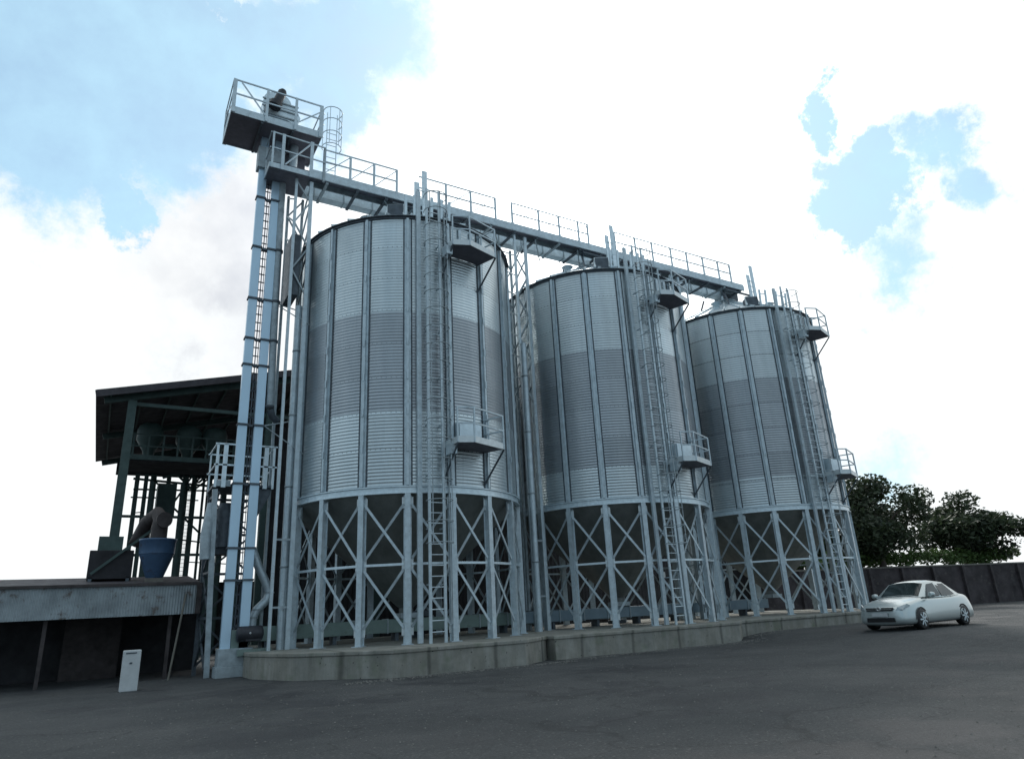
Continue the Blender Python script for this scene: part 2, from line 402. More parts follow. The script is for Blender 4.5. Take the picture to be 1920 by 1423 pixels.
    # service platforms beside the ladder
    def platform(zf, A, B, Cc, rail, box):
        I = [pol(RW + .03, radians(x), 0) for x in (-72.5, -80, -88, -95)]
        poly = [A, B, Cc] + [(p.x, p.y) for p in I]
        poly = [(cx + p[0], p[1]) for p in poly]
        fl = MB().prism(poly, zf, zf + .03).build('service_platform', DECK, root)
        tb = MB(); q = [Vector((*p, 0)) for p in poly]
        path = [q[6], q[0], q[1], q[2], q[3]]
        for a_, b_ in zip(path[:-1], path[1:]): tb.beam(a_ + Vector((0, 0, zf + .09)), b_ + Vector((0, 0, zf + .09)), .012, .20)
        tb.build('toe_board', GUSSET, fl)
        r = MB()
        for p in (q[0], q[1], q[2], q[3] * .75 + q[2] * .25): r.beam(p + Vector((0, 0, zf)), p + Vector((0, 0, zf + 1.12)), .045, .045)
        for h in (.6, 1.10):
            for a_, b_ in zip(path[1:-1], path[2:]): r.beam(a_ + Vector((0, 0, zf + h)), b_ + Vector((0, 0, zf + h)), .035, .045)
        r.build('guard_rail', GALV, fl)
        for p, aa in ((q[0], -95), (q[2], -73)):
            w = pol(RW + .02, radians(aa), zf - 1.05, c)
            MB().beam(p + Vector((0, 0, zf - .02)), w, .04, .05).build('bracket', DARKST, fl)
        MB().box((cx - .42, -4.72, zf - .30), (cx - .20, -4.35, zf + .02)).build('step_plate', GALV, fl)
        if box:
            d = MB()
            d.lathe([(4.0, zf + .10), (4.36, zf + .14), (4.36, zf + .82), (4.0, zf + .86)], (cx, 0, 0), 8, radians(-89), radians(-78), smooth=False)
            for x in (-89, -78):
                d.add([pol(4.0, radians(x), zf + .10, c), pol(4.36, radians(x), zf + .14, c), pol(4.36, radians(x), zf + .82, c), pol(4.0, radians(x), zf + .86, c)], [(0, 1, 2, 3)])
            d.build('manhole_door', GALV_L, fl)
        else:
            d = MB()
            d.beam(pol(4.05, radians(-77), zf + .05, c), pol(4.05, radians(-77), zf + 1.2, c), .10, .05); d.beam(pol(4.05, radians(-84), zf + .05, c), pol(4.05, radians(-84), zf + 1.2, c), .10, .05)
            d.build('gate_post', GALV, fl)
    platform(12.58, (-.25, -4.86), (.30, -5.06), (1.50, -4.66), True, False)
    platform(5.70, (-.30, -4.98), (.20, -5.14), (1.55, -4.55), True, True)
    # roof access: guard posts at the eave and a ladder up to the bridge
    for aa in ((-112, -107), (-97, -91, -86)):
        gp = MB()
        for a_ in aa: gp.beam(pol(3.55, radians(a_), ZE + .25, c), pol(3.62, radians(a_), ZE + 1.15, c), .10, .05)
        for a_, b_ in zip(aa[:-1], aa[1:]): gp.beam(pol(3.6, radians(a_), ZE + .95, c), pol(3.6, radians(b_), ZE + .95, c), .03, .04)
        gp.build('eave_guard', GALV_L, rf)
    al = MB()
    for x in (cx - .42, cx - .10): al.beam((x, -2.15, ZE + 1.0), (x + .02, -2.1, 17.3 if x > cx - .2 else 16.7), .20, .06, (0, 1, 0))
    for q in range(5): al.beam((cx - .42, -2.15, ZE + 1.2 + q * .3), (cx - .10, -2.15, ZE + 1.2 + q * .3), .03, .03)
    al.build('roof_ladder', GALV_L, rf)
    return root
make_silo(0, 'largest galvanised silo in the picture, nearest the tall blue bucket elevator', wallmat('wall_sheets_near', 10.33, 6.93, .0))
make_silo(1, 'middle galvanised silo between its two twins, grey band down to its lowest sheet ring', wallmat('wall_sheets_middle', 10.42, 5.71, .0))
make_silo(2, 'farthest galvanised silo, next to the tree and the silver car, with dark ring seams', wallmat('wall_sheets_far', 10.38, 5.84, .55))

# ------------------------------------------------------------------ bucket elevator
YE = -.3
el = empty('bucket_elevator', (-5.5, YE, -.66), 'tall bucket elevator with two pale blue square trunks left of the silos', 'elevator')
for x in (-5.80, -5.30):
    MB().box((x - .14, YE - .10, -.40), (x + .14, YE + .10, 18.6)).build('trunk', CHUTE if True else GALV, el, .01)
for z in (2.05, 3.0, 4.99, 6.92, 9.0, 9.95, 11.44, 13.45, 15.48):
    f = MB()
    for x in (-5.80, -5.30):
        f.box((x - .17, YE - .15, z - .03), (x + .17, YE + .15, z + .03))
    f.box((-5.62, YE - .06, z - .05), (-5.48, YE + .04, z + .03))
    f.build('flange', DARKST, el)
el_l = MB()
for x in (-5.635, -5.465): pass
el_l.beam((-5.55, YE + .10, .2), (-5.55, YE + .10, 16.6), .03, .03)
for x in (-5.63, -5.47): el_l.beam((x, YE + .12, .2), (x, YE + .12, 16.6), .02, .03)
eld = el_l.build('ladder', DARKST, el)
for i in range(52):
    z = .4 + i * .31
    MB().beam((-5.65, YE + .10, z), (-5.45, YE + .10, z), .03, .035).build('rung', DARKST, eld)
# boot at the foot
bt = MB(); bt.box((-6.05, YE - .32, -.66), (-5.02, YE + .32, -.36)); bt.prism([(-6.0, YE - .28), (-5.05, YE - .28), (-5.05, YE + .28), (-6.0, YE + .28)], -.36, .12)
bt.build('boot', GALV_D, el, .01)
# head on top: throat, hood, discharge, motor
hd = MB(); hd.box((-5.98, YE - .24, 18.45), (-5.12, YE + .24, 19.0))
hd.build('head_throat', GALV, el, .01)
hm = MB(); pf = [(-5.98, 19.0), (-5.12, 19.0), (-4.72, 18.85), (-4.62, 19.25), (-4.85, 19.72)] + [(-5.50 + .52 * cos(radians(q)), 19.68 + .48 * sin(radians(q))) for q in range(10, 181, 17)] + [(-6.02, 19.5)]
n = len(pf)
hm.add([(x, y, z) for y in (YE - .3, YE + .3) for x, z in pf], [tuple(range(n)), tuple(reversed(range(n, 2 * n)))] + [(i, i + n, (i + 1) % n + n, (i + 1) % n) for i in range(n)])
hood = hm.build('head_hood', GALV_L, el)
r = MB()
for z in (19.05, 19.35, 19.68): r.box((-6.06, YE - .34, z), (-4.72, YE - .302, z + .05))
r.build('stiffener', GALV_D, hood)
m = MB(); m.tube([(-5.66, YE - .58, 19.22), (-5.60, YE - .58, 19.40)], .24, 14); m.tube([(-5.60, YE - .58, 19.38), (-5.40, YE - .58, 19.98)], .165, 14); m.tube([(-5.40, YE - .58, 19.98), (-5.37, YE - .58, 20.06)], .12, 12)
m.box((-5.95, YE - .5, 19.02), (-5.90, YE - .4, 19.36))
m.build('drive_motor', MOTOR, el)
dc = MB(); dc.tube([(-4.78, YE, 19.0), (-4.70, YE, 18.6), (-4.72, YE, 18.1), (-4.76, YE, 16.7)], .16, 14)
dc.build('discharge_pipe', GALV, el)
# head platform
X0, X1, Y0, Y1, ZP = -7.17, -3.95, -1.32, .62, 18.10
hp = MB().box((X0, Y0, ZP), (X1, Y1, ZP + .04)).build('head_platform', DECK, el)
tb = MB()
tb.box((X0, Y0 - .015, ZP - .03), (X1, Y0 + .012, ZP + .25)); tb.box((X0, Y1 - .012, ZP - .03), (X1, Y1 + .015, ZP + .25))
tb.box((X0 - .012, Y0 + .015, ZP - .02), (X0 + .012, Y1 - .015, ZP + .24)); tb.box((X1 - .012, Y0 + .015, ZP - .02), (X1 + .012, Y1 - .015, ZP + .24))
tb.build('toe_board', GALV, hp)
ub = MB()
for x in (-6.1, -5.0): ub.beam((x, Y0 + .03, ZP - .06), (x, Y1 - .03, ZP - .06), .08, .10)
ub.build('deck_beam', DARKST, hp)
for x in (X0 + .05, -5.98, -4.94, X1 - .05):
    for y in (Y0 - .04, Y1 + .04):
        wd = .13 if x in (X0 + .05, X1 - .05) else .09
        MB().beam((x, y, ZP - .02), (x, y, ZP + 1.42), wd, .05, (0, 1, 0)).build('rail_post', GALV, hp)
rr = MB()
for y in (Y0 - .03, Y1 + .03):
    for h in (.80, 1.40): rr.beam((X0, y, ZP + h), (X1, y, ZP + h), .04, .05)
    rr.beam((-6.9, y, ZP + 1.35), (-6.0, y, ZP + .2), .03, .05); rr.beam((X1 - .1, y, ZP + 1.1), (-4.9, y, ZP + .3), .03, .04)
for x in (X0, X1):
    for h in (.80, 1.40): rr.beam((x, Y0, ZP + h), (x, Y1, ZP + h), .04, .05)
    rr.beam((x, Y0 + .1, ZP + .3), (x, Y1 - .1, ZP + 1.3), .03, .04)
rr.build('guard_rail', GALV, hp)
# hanging cladding below the platform hides the throat
MB().box((-5.35, .10, 16.9), (-4.2, .16, 18.05)).build('wind_panel', DECK, el)
MB().box((-6.02, YE - .22, 16.7), (-5.08, YE + .22, 17.6)).build('inspection_box', GALV_D, el, .01)
# ladder with cage from bridge to head platform
ld = MB()
for x in (-3.42, -3.02): ld.beam((x, .05, 16.75), (x, .05, 19.7), .035, .035)
for i in range(10): ld.beam((-3.42, .05, 16.9 + i * .29), (-3.02, .05, 16.9 + i * .29), .022, .022)
ldo = ld.build('top_ladder', GALV_L, el)
cg = MB()
for z in (18.75, 19.35, 19.95, 20.5): cg.tube([(-3.22 + .38 * cos(radians(b)), -.02 - .38 * sin(radians(b)) , z) for b in range(-40, 221, 20)], .020, 5)
for b in (0, 60, 120, 180): cg.beam((-3.22 + .38 * cos(radians(b)), -.02 - .38 * sin(radians(b)), 18.75), (-3.22 + .38 * cos(radians(b)), -.02 - .38 * sin(radians(b)), 20.5), .03, .012)
cg.beam((-3.42, .05, 19.6), (-3.42, .05, 20.5), .03, .03); cg.beam((-3.02, .05, 19.6), (-3.02, .05, 20.5), .03, .03)
cg.build('safety_cage', GALV_L, ldo)
# stays between elevator and silo
for z in (6.95, 11.44):
    stq = MB(); stq.tube([(-5.12, YE, z), (-4.02, .6 if z > 8 else -.5, z + .25)], .022, 6); stq.tube([(-5.12, YE, z), (-3.95, -.9, z - 1.0 if z < 8 else z - .9)], .018, 6)
    stq.build('stay_rod', GALV_D, el)
# long round return pipe hanging beside the elevator
rp = empty('spout_pipe', (-5.0, -.35, 7.4), 'long round grey pipe hanging between the blue trunks and the nearest silo', 'pipe')
MB().tube([(-4.98, -.35, 7.55), (-5.04, -.35, 11), (-5.08, -.35, 16.3)], .125, 14).build('pipe', GALV_D, rp)
for z in (7.6, 9.95, 11.44, 13.45): MB().lathe([(.14, z - .04), (.155, z - .04), (.155, z + .04), (.14, z + .04)], (-5.0 - (z - 7.5) * .008, -.35, 0), 14).build('clamp', DARKST, rp)
MB().tube([(-4.98, -.35, 7.52), (-4.9, -.3, 7.3), (-4.7, -.15, 7.2)], .125, 12).build('end_elbow', DARKST, rp)
# curved duct by the foot
cdq = empty('dust_duct', (-5.0, .1, .7), 'bent round grey duct dropping to the floor conveyor at the elevator foot', 'duct')
pts = [(-5.15, .05, 3.0), (-4.95, .05, 2.5), (-4.62, .05, 1.85), (-4.55, .05, 1.68), (-4.62, .05, 1.45), (-4.9, .05, 1.18), (-5.0, .05, .95), (-5.02, .05, .66)]
MB().tube(pts, .13, 12).build('duct', GALV, cdq)
for i in (3, 5, 6): MB().tube([Vector(pts[i]) + Vector((0, 0, .02)), Vector(pts[i]) - Vector((0, 0, .03))], .15, 12).build('seam_band', GALV_D, cdq)

# elevator support frame with lower platform
fr = empty('support_frame', (-5.75, .35, -.66), 'lattice steel frame with a railed landing around the foot of the bucket elevator', 'frame')
px = (-6.38, -4.95); py = (.02, 1.45)
MB().beam((-6.19, py[0], -.66), (-6.41, py[0], 4.85), .15, .12, (0, 1, 0)).build('post', GALV_D, fr)
for x, y in ((px[1] + .0, py[1]), (px[0], py[1])):
    MB().beam((x, y, -.66), (x, y, 4.85), .12, .12).build('post', DARKST, fr)
lv = [-.4, 1.0, 2.35, 3.6, 4.75]
for z0, z1 in zip(lv[:-1], lv[1:]):
    for a_, b_ in (((px[0], py[1]), (px[1], py[1])), ((px[0] + .1, py[0]), (px[0], py[1]))):
        MB().beam((*a_, z0), (*b_, z1), .05, .06).build('brace', DARKST, fr)
        MB().beam((*a_, z1), (*b_, z0), .05, .06).build('brace', DARKST, fr)
        MB().beam((*a_, z1), (*b_, z1), .05, .08).build('rail_beam', DARKST, fr)
pl = MB().box((-6.47, -.08, 4.95), (-4.66, 1.6, 5.02)).build('landing_deck', DARKST, fr)
MB().box((-6.48, -.095, 4.94), (-5.98, -.082, 5.14)).build('toe_board', GALV_D, pl)
for x, w_ in ((-6.44, .07), (-6.20, .13), (-4.94, .13), (-4.70, .07)):
    MB().beam((x, -.10, 4.9), (x, -.10, 6.30), w_, .05, (0, 1, 0)).build('rail_post', GALV_L, pl)
    MB().beam((x, 1.58, 4.9), (x, 1.58, 6.30), .05, .05).build('rail_post', GALV_L, pl)
rr = MB()
for y in (-.105, 1.59):
    for h in (5.62, 6.30): rr.beam((-6.52, y, h), (-4.60, y, h), .04, .05)
for x in (-6.47, -4.66):
    for h in (5.62, 6.30): rr.beam((x, -.06, h), (x, 1.55, h), .04, .05)
rr.build('guard_rail', GALV_L, pl)
kb = MB()
kb.add([(x, y, z) for y in (.0, .05) for x, z in ((-5.1, 4.94), (-4.7, 4.94), (-4.75, 4.7), (-5.1, 4.0))], [(0, 1, 2, 3), (7, 6, 5, 4), (0, 4, 5, 1), (1, 5, 6, 2), (2, 6, 7, 3), (3, 7, 4, 0)])
kb.build('knee_bracket', DARKST, fr)
mach = MB(); mach.box((-6.25, .5, 2.9), (-5.75, 1.2, 4.3)); mach.lathe([(.34, 3.1), (.34, 4.2), (.2, 4.5)], (-5.95, .6, 0), 14, caps=True)
mach.build('gear_housing', DARKST, fr)
MB().tube([(-6.52, .0, 2.7), (-6.56, .0, 3.4), (-6.42, .2, 4.4)], .16, 12).build('side_spout', GALV_D, fr)

# ------------------------------------------------------------------ conveyor bridge over the silos
br = empty('conveyor_bridge', (6.8, -.5, 16.3), 'long railed steel walkway and conveyor running over the roofs of all silos', 'walkway')
MB().box((-5.2, -.08, 16.33), (18.9, .30, 16.72)).build('conveyor_casing', GALV, br)
for i in range(21): x = -5.0 + i * 1.17; MB().box((x - .02, -.11, 16.30), (x + .02, .33, 16.75)).build('casing_flange', GALV_D, br)
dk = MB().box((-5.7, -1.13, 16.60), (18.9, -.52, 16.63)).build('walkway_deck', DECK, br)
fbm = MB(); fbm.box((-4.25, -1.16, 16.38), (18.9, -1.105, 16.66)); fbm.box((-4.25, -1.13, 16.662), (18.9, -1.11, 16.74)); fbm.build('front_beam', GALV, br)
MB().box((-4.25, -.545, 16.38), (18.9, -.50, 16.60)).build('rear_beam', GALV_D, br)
for i in range(20):
    x = -3.6 + i * 1.17
    MB().box((x - .05, -1.10, 16.28), (x + .05, .33, 16.37)).build('cross_beam', DARKST if i % 3 else GALV_D, br)
segs = [[-3.75, -2.75, -1.8, -.86], [1.3, 2.45, 3.64], [4.47, 5.86, 6.96, 8.04, 8.59], [10.18, 11.45, 12.54, 13.79, 14.88, 16.02, 17.12, 18.01]]
for k, sg in enumerate(segs):
    r = MB(); x0 = sg[0] if k != 1 else .1; x1 = sg[-1] if k != 0 else sg[-1]
    for h in (17.22, 17.75): r.beam((x0, -1.13, h), (x1, -1.13, h), .04, .045)
    for a_, b_ in zip(sg[:-1], sg[1:]): r.beam((a_, -1.13, 16.7), (b_, -1.13, 17.72), .022, .03)
    ro = r.build('guard_rail', GALV, br)
    for x in sg: MB().beam((x, -1.14, 16.40), (x, -1.14, 17.76), .085, .05, (0, 1, 0)).build('rail_post', GALV, ro)
r = MB()
for k, (a_, b_) in enumerate(((6, 8), (1, 3))): pass
# start landing around the elevator
ln = MB().box((-5.72, -1.26, 16.30), (-4.25, .22, 16.335)).build('landing_deck', DECK, br)
tb = MB(); tb.box((-5.74, -1.29, 16.28), (-4.2, -1.263, 16.48)); tb.box((-5.75, -1.26, 16.28), (-5.722, .22, 16.48)); tb.build('toe_board', GALV, ln)
for x, w_ in ((-5.66, .07), (-5.30, .11), (-4.27, .12)): MB().beam((x, -1.31, 16.25), (x, -1.31, 17.78), w_, .05, (0, 1, 0)).build('rail_post', GALV, ln)
for y in (-.5, .2): MB().beam((-5.74, y, 16.25), (-5.74, y, 17.6), .05, .05).build('rail_post', GALV, ln)
r = MB()
for h in (17.1, 17.76): r.beam((-5.7, -1.3, h), (-3.75, -1.3 if h < 0 else -1.22, h), .04, .045); r.beam((-5.74, -1.3, h), (-5.74, .2, h), .04, .045)
r.beam((-5.2, -1.3, 16.5), (-4.3, -1.3, 17.7), .03, .05); r.build('guard_rail', GALV, ln)
MB().box((-3.8, -1.20, 16.3), (-3.72, -1.10, 17.75)).build('gate_post', GALV_D, ln)
# drive end and drop spouts onto each silo
MB().box((18.3, -.35, 16.2), (19.3, .45, 16.9)).build('drive_box', DARKST, br, .02)
MB().tube([(19.0, -.9, 16.7), (19.0, -.4, 16.7)], .18, 12).build('drive_motor', MOTOR, br)
for k in range(3):
    x = k * S
    MB().lathe([(.16, 15.95), (.16, 16.2), (.3, 16.32)], (x, .1, 0), 12).build('drop_spout', GALV_D, br)
    for dx in (-.9, .9):
        for dy in (-.8, .6): MB().beam((x + dx, dy, 16.28), (x + dx * 1.25, dy * 1.6, 15.2), .07, .07).build('roof_bracket', DARKST, br)
    MB().beam((x - 1.0, -1.05, 16.24), (x + 1.0, -1.05, 16.24), .08, .08).build('roof_bearer', DARKST, br)
# knee braces beneath
for x in (-1.3, 3.6, 5.7, 8.0, 12.8, 15.0, 17.3):
    MB().beam((x, -1.0, 16.3), (x + .9, .1, 16.0), .05, .06).build('knee_brace', GALV_D, br)

# ------------------------------------------------------------------ lattice support towers between silos
def tower(x, dark, label):
    o = empty('lattice_tower', (x, -.2, 0), label, 'lattice tower', 'lattice towers carrying the walkway')
    hw = .27; ya, yb = -.95, .35
    for sx in (-1, 1):
        for y in (ya, yb):
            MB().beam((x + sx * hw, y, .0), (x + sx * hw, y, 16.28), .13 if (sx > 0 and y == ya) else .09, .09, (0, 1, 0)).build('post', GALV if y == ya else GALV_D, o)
    z = 11.6 if dark else 8.6; k = 0
    while z < 16:
        z2 = min(z + .95, 16.2)
        br_ = MB()
        br_.beam((x - hw, ya, z if k % 2 else z2), (x + hw, ya, z2 if k % 2 else z), .05, .05)
        br_.beam((x - hw, yb, z2 if k % 2 else z), (x + hw, yb, z if k % 2 else z2), .05, .05)
        br_.beam((x - hw, ya, z), (x - hw, yb, z2), .05, .05); br_.beam((x + hw, yb, z), (x + hw, ya, z2), .05, .05)
        br_.build('lattice_brace', GALV_D, o)
        z = z2; k += 1
        if z2 >= 16.2: break
    for z in (1.2, 3.2): MB().beam((x - hw, ya, z), (x + hw, ya, z), .05, .06).build('tie', GALV_D, o)
    if dark:
        MB().box((x - hw - .03, ya + .06, 11.6), (x - hw + .28, yb - .1, 14.0)).build('cover_panel', DARKST, o)
    return o
tower(-4.42, True, 'lattice tower between the blue bucket elevator and the nearest silo')
tower(4.90, False, 'lattice tower in the gap between the nearest and the middle silo')
tower(13.95, False, 'lattice tower in the gap between the middle and the farthest silo')
# round downpipes standing in the gaps beside the towers
def downpipe(x, y, z1, label):
    o = empty('downpipe', (x, y, 0), label, 'pipe', 'round pipes standing between the silos')
    MB().tube([(x, y, .0), (x, y, z1)], .12, 14).build('pipe', GALV, o)
    for z in [2.4, 4.9, 7.3, 9.6]:
        if z < z1: MB().lathe([(.122, z - .03), (.14, z - .03), (.14, z + .03), (.122, z + .03)], (x, y, 0), 14).build('joint_band', GALV_D, o)
downpipe(-4.28, -.62, 11.3, 'round upright pipe hugging the left side of the nearest silo')
downpipe(4.52, -1.35, 11.0, 'bright round pipe in the gap left of the middle silo')
downpipe(13.72, -1.3, 12.5, 'round upright pipe in the gap left of the farthest silo')

# ------------------------------------------------------------------ floor conveyor under the hoppers
fc = empty('floor_conveyor', (7.3, 0, 0), 'long low green and blue-grey box conveyor running beneath the silo hoppers', 'conveyor')
MB().box((-5.15, -.26, .26), (4.2, .26, .68)).build('casing', GREENC, fc, .008)
MB().box((4.2, -.25, .27), (17.9, .25, .67)).build('casing', BLUEC, fc, .008)
for i in range(19): x = -4.2 + i * 1.15; MB().box((x - .018, -.285, .235), (x + .018, .285, .705)).build('joint_flange', GALV_D, fc)
for i in range(11):
    x = -4.6 + i * 2.1
    MB().box((x - .06, -.2, .0), (x + .06, .2, .26)).build('foot', DARKST, fc)
MB().box((-5.65, -.40, .10), (-5.15, .35, .62)).build('drive_end', GREENC, fc, .01)
m = MB(); m.lathe([(.05, -.5), (.20, -.48), (.22, -.44), (.22, .18), (.2, .22), (.09, .26)], (-5.05, -.62, .50), 16, axis='x', caps=True); m.box((-5.3, -.78, .3), (-4.85, -.46, .36))
m.build('motor', MOTOR, fc)
MB().lathe([(.0, -.015), (.03, -.015), (.03, .015), (0, .015)], (-5.2, -.85, .52), 8, axis='y').build('motor_cap', WHITEP, fc)
MB().box((-5.5, -.72, -.1), (-4.55, -.2, .08)).build('motor_skid', GREENC, fc)

# aeration fans between the legs
def fan(x, y, a, label):
    o = empty('aeration_fan', (x, y, 0), label, 'fan', 'small fans on the floor under the silos')
    MB().lathe([(.0, -.16), (.33, -.16), (.36, -.12), (.36, .12), (.33, .16), (0, .16)], (x, y, .48), 20, axis='y').build('scroll_casing', DARKST, o)
    MB().lathe([(.12, -.4), (.14, -.38), (.14, -.16)], (x, y, .48), 14, axis='y', caps=True).build('motor', GALV_D, o)
    MB().box((x - .1, y - .12, .72), (x + .7, y + .12, .92)).build('outlet', DARKST, o)
    MB().box((x - .3, y - .3, .0), (x + .3, y + .2, .14)).build('base_frame', DARKST, o)
fan(.9, 1.5, 0, 'dark round fan on the floor behind the nearest silo conveyor')
fan(10.3, 1.6, 0, 'dark round fan on the floor behind the middle silo conveyor')

# ------------------------------------------------------------------ large open shed at left
sh = empty('open_shed', (-6.2, 12, -.66), 'large dark open-sided steel shed with a pitched roof behind the bucket elevator', 'shed')
YF, YB = 6.0, 18.0
slope = .245; xe = -10.2; ze = 9.27; xr = 1.0; zr = ze + slope * (xr - xe)
rf = MB()
for (xa, za, xb, zb) in ((xe, ze, xr, zr), (xr, zr, 2 * xr - xe, ze)):
    rf.add([(xa, YF - .5, za), (xb, YF - .5, zb), (xb, YB + .5, zb), (xa, YB + .5, za), (xa, YF - .5, za + .1), (xb, YF - .5, zb + .1), (xb, YB + .5, zb + .1), (xa, YB + .5, za + .1)],
           [(0, 3, 2, 1), (4, 5, 6, 7), (0, 1, 5, 4), (1, 2, 6, 5), (2, 3, 7, 6), (3, 0, 4, 7)])
rfo = rf.build('roof', SHEDRF, sh)
pu = MB()
for i in range(10):
    x = xe + .5 + i * 1.05; pu.beam((x, YF - .4, ze + slope * (x - xe) - .09), (x, YB + .4, ze + slope * (x - xe) - .09), .06, .14)
pu.build('purlin', SHEDST, rfo)
MB().beam((xe, YF - .52, ze - .06), (xr, YF - .52, zr - .06), .03, .26).build('barge_board', SHEDRF, rfo)
for y in (YF, 12.0, YB):
    MB().beam((xe + .3, y, ze - .22 + .07), (xr, y, zr - .22), .16, .26).build('rafter', SHEDST, sh)
    MB().beam((-8.9, y, 9.08 if y == YF else 8.9), (xr, y, 9.08 if y == YF else 8.9), .12, .14).build('tie_beam', SHEDST, sh)
    for x in (-8.95, -3.80, 1.0):
        MB().beam((x, y, -.66), (x, y, 9.2 if x < -5 else ze + slope * (x - xe) - .1), .30, .30, (0, 1, 0)).build('column', SHEDST, sh)
# mezzanine with cyclones
MB().beam((-8.8, 8.0, 7.42), (-3.8, 8.0, 7.42), .16, .20).build('mezzanine_beam', SHEDST, sh)
mz = MB().box((-8.8, 8.0, 7.28), (-3.8, 10.5, 7.34)).build('mezzanine_deck', BLACKISH, sh)
rr = MB()
for h in (7.9, 8.4): rr.beam((-8.8, 8.02, h), (-3.8, 8.02, h), .04, .05)
for i in range(10): rr.beam((-8.7 + i * .55, 8.02, 7.4), (-8.7 + i * .55, 8.02, 8.42), .07, .05)
rr.build('guard_rail', SHEDST, mz)
MB().beam((-4.4, 8.0, 7.4), (-5.3, 8.0, 6.4), .08, .1).build('knee_brace', SHEDST, mz)
for x in (-8.1, -6.6, -5.55):
    o = MB().lathe([(.12, 7.35), (.25, 7.9), (.52, 8.35), (.52, 8.75), (.45, 8.98), (.25, 9.1), (.0, 9.12)], (x, 8.9, 0), 18).build('cyclone', SHEDST, sh)
for x in (-8.95, -7.7, -6.4, -5.1):
    MB().beam((x, 12.1, -.66), (x, 12.1, 7.2), .16, .14, (0, 1, 0)).build('inner_column', SHEDST, sh)
for z in (3.9, 5.6): MB().beam((-8.95, 12.2, z), (-3.9, 12.2, z), .06, .12).build('inner_beam', SHEDST, sh)
MB().box((-7.4, 12.5, 5.7), (-6.6, 13.5, 7.2)).build('surge_bin', SHEDST, sh)
# far gable: cladding above, lattice of posts below
gx = [(-9.2, 8.55), (.9, 8.55), (.9, zr - .15), (-9.2, ze + slope * 1.0 - .12)]
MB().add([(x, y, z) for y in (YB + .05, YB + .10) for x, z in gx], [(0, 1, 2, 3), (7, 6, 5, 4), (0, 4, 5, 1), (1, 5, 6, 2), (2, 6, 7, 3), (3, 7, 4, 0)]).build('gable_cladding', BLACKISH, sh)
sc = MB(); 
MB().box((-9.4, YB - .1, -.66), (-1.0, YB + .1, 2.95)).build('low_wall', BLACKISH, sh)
for pxx, w_ in ((251, .22), (268, .20), (282, .28), (311, .22), (343, .30), (360, .26), (378, .12), (389, .26), (400, .10), (417, .25), (440, .2), (470, .2)):
    p = hit(pxx, 950, 'y', YB - .2); MB().beam((p.x, p.y, -.66), (p.x, p.y, 8.6), w_, .15, (0, 1, 0)).build('post', SHEDST, sh)
def bb(x0, y0, x1, y1, Y, w_=.09):
    a = hit(x0, y0, 'y', Y); b = hit(x1, y1, 'y', Y); MB().beam(a, b, .06, w_).build('brace', SHEDST, sh)
for seg in ((250, 897, 430, 915, .12), (250, 917, 430, 921, .09), (245, 932, 330, 934, .07), (285, 896, 306, 918, .09), (305, 896, 345, 884, .12), (360, 893, 312, 962, .10), (308, 935, 380, 1005, .10), (378, 893, 345, 925, .10),
            (330, 887, 362, 920, .12), (352, 884, 372, 905, .10), (372, 905, 395, 886, .12), (362, 920, 400, 890, .10), (395, 900, 420, 885, .10), (402, 905, 430, 912, .08), (340, 1012, 425, 1022, .07), (345, 1053, 425, 1057, .05), (245, 962, 265, 960, .05), (345, 938, 372, 938, .06), (495, 873, 527, 905, .09), (470, 905, 527, 905, .08), (500, 925, 527, 925, .07)):
    bb(*seg[:4], YB - .35, seg[4])
wm_ = MB()
for i in range(9):
    x0 = hit(347 + i * 2.2, 950, 'y', YB - .1).x
    wm_.beam((x0, YB - .12, 2.9), (x0, YB - .12, 8.3), .012, .012)
for i in range(26): wm_.beam((hit(346, 950, 'y', YB).x, YB - .13, 2.95 + i * .2), (hit(364, 950, 'y', YB).x, YB - .13, 2.95 + i * .2), .015, .02)
wm_.build('wire_mesh', WHITEP, sh)
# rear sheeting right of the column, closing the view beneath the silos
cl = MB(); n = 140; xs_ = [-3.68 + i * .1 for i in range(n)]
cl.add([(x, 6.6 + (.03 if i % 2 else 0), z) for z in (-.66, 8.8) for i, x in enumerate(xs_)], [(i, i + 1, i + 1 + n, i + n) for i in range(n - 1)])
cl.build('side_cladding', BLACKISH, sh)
# right shed gap: small building seen far off through the gap
fb = empty('small_outbuilding', (1.5, 30, -.66), 'small grey-roofed outbuilding glimpsed beyond the shed, right of the elevator', 'outbuilding')
MB().box((-.4, 27, -.66), (4.0, 32, 1.6)).build('wall', BLACKISH, fb)
g = MB(); g.add([(-.8, 26.8, 1.6), (4.2, 26.8, 1.6), (1.8, 26.8, 2.6), (-.8, 32.2, 1.6), (4.2, 32.2, 1.6), (1.8, 32.2, 2.6)], [(0, 1, 2), (5, 4, 3), (0, 2, 5, 3), (2, 1, 4, 5)])
g.build('roof', CORR, fb)

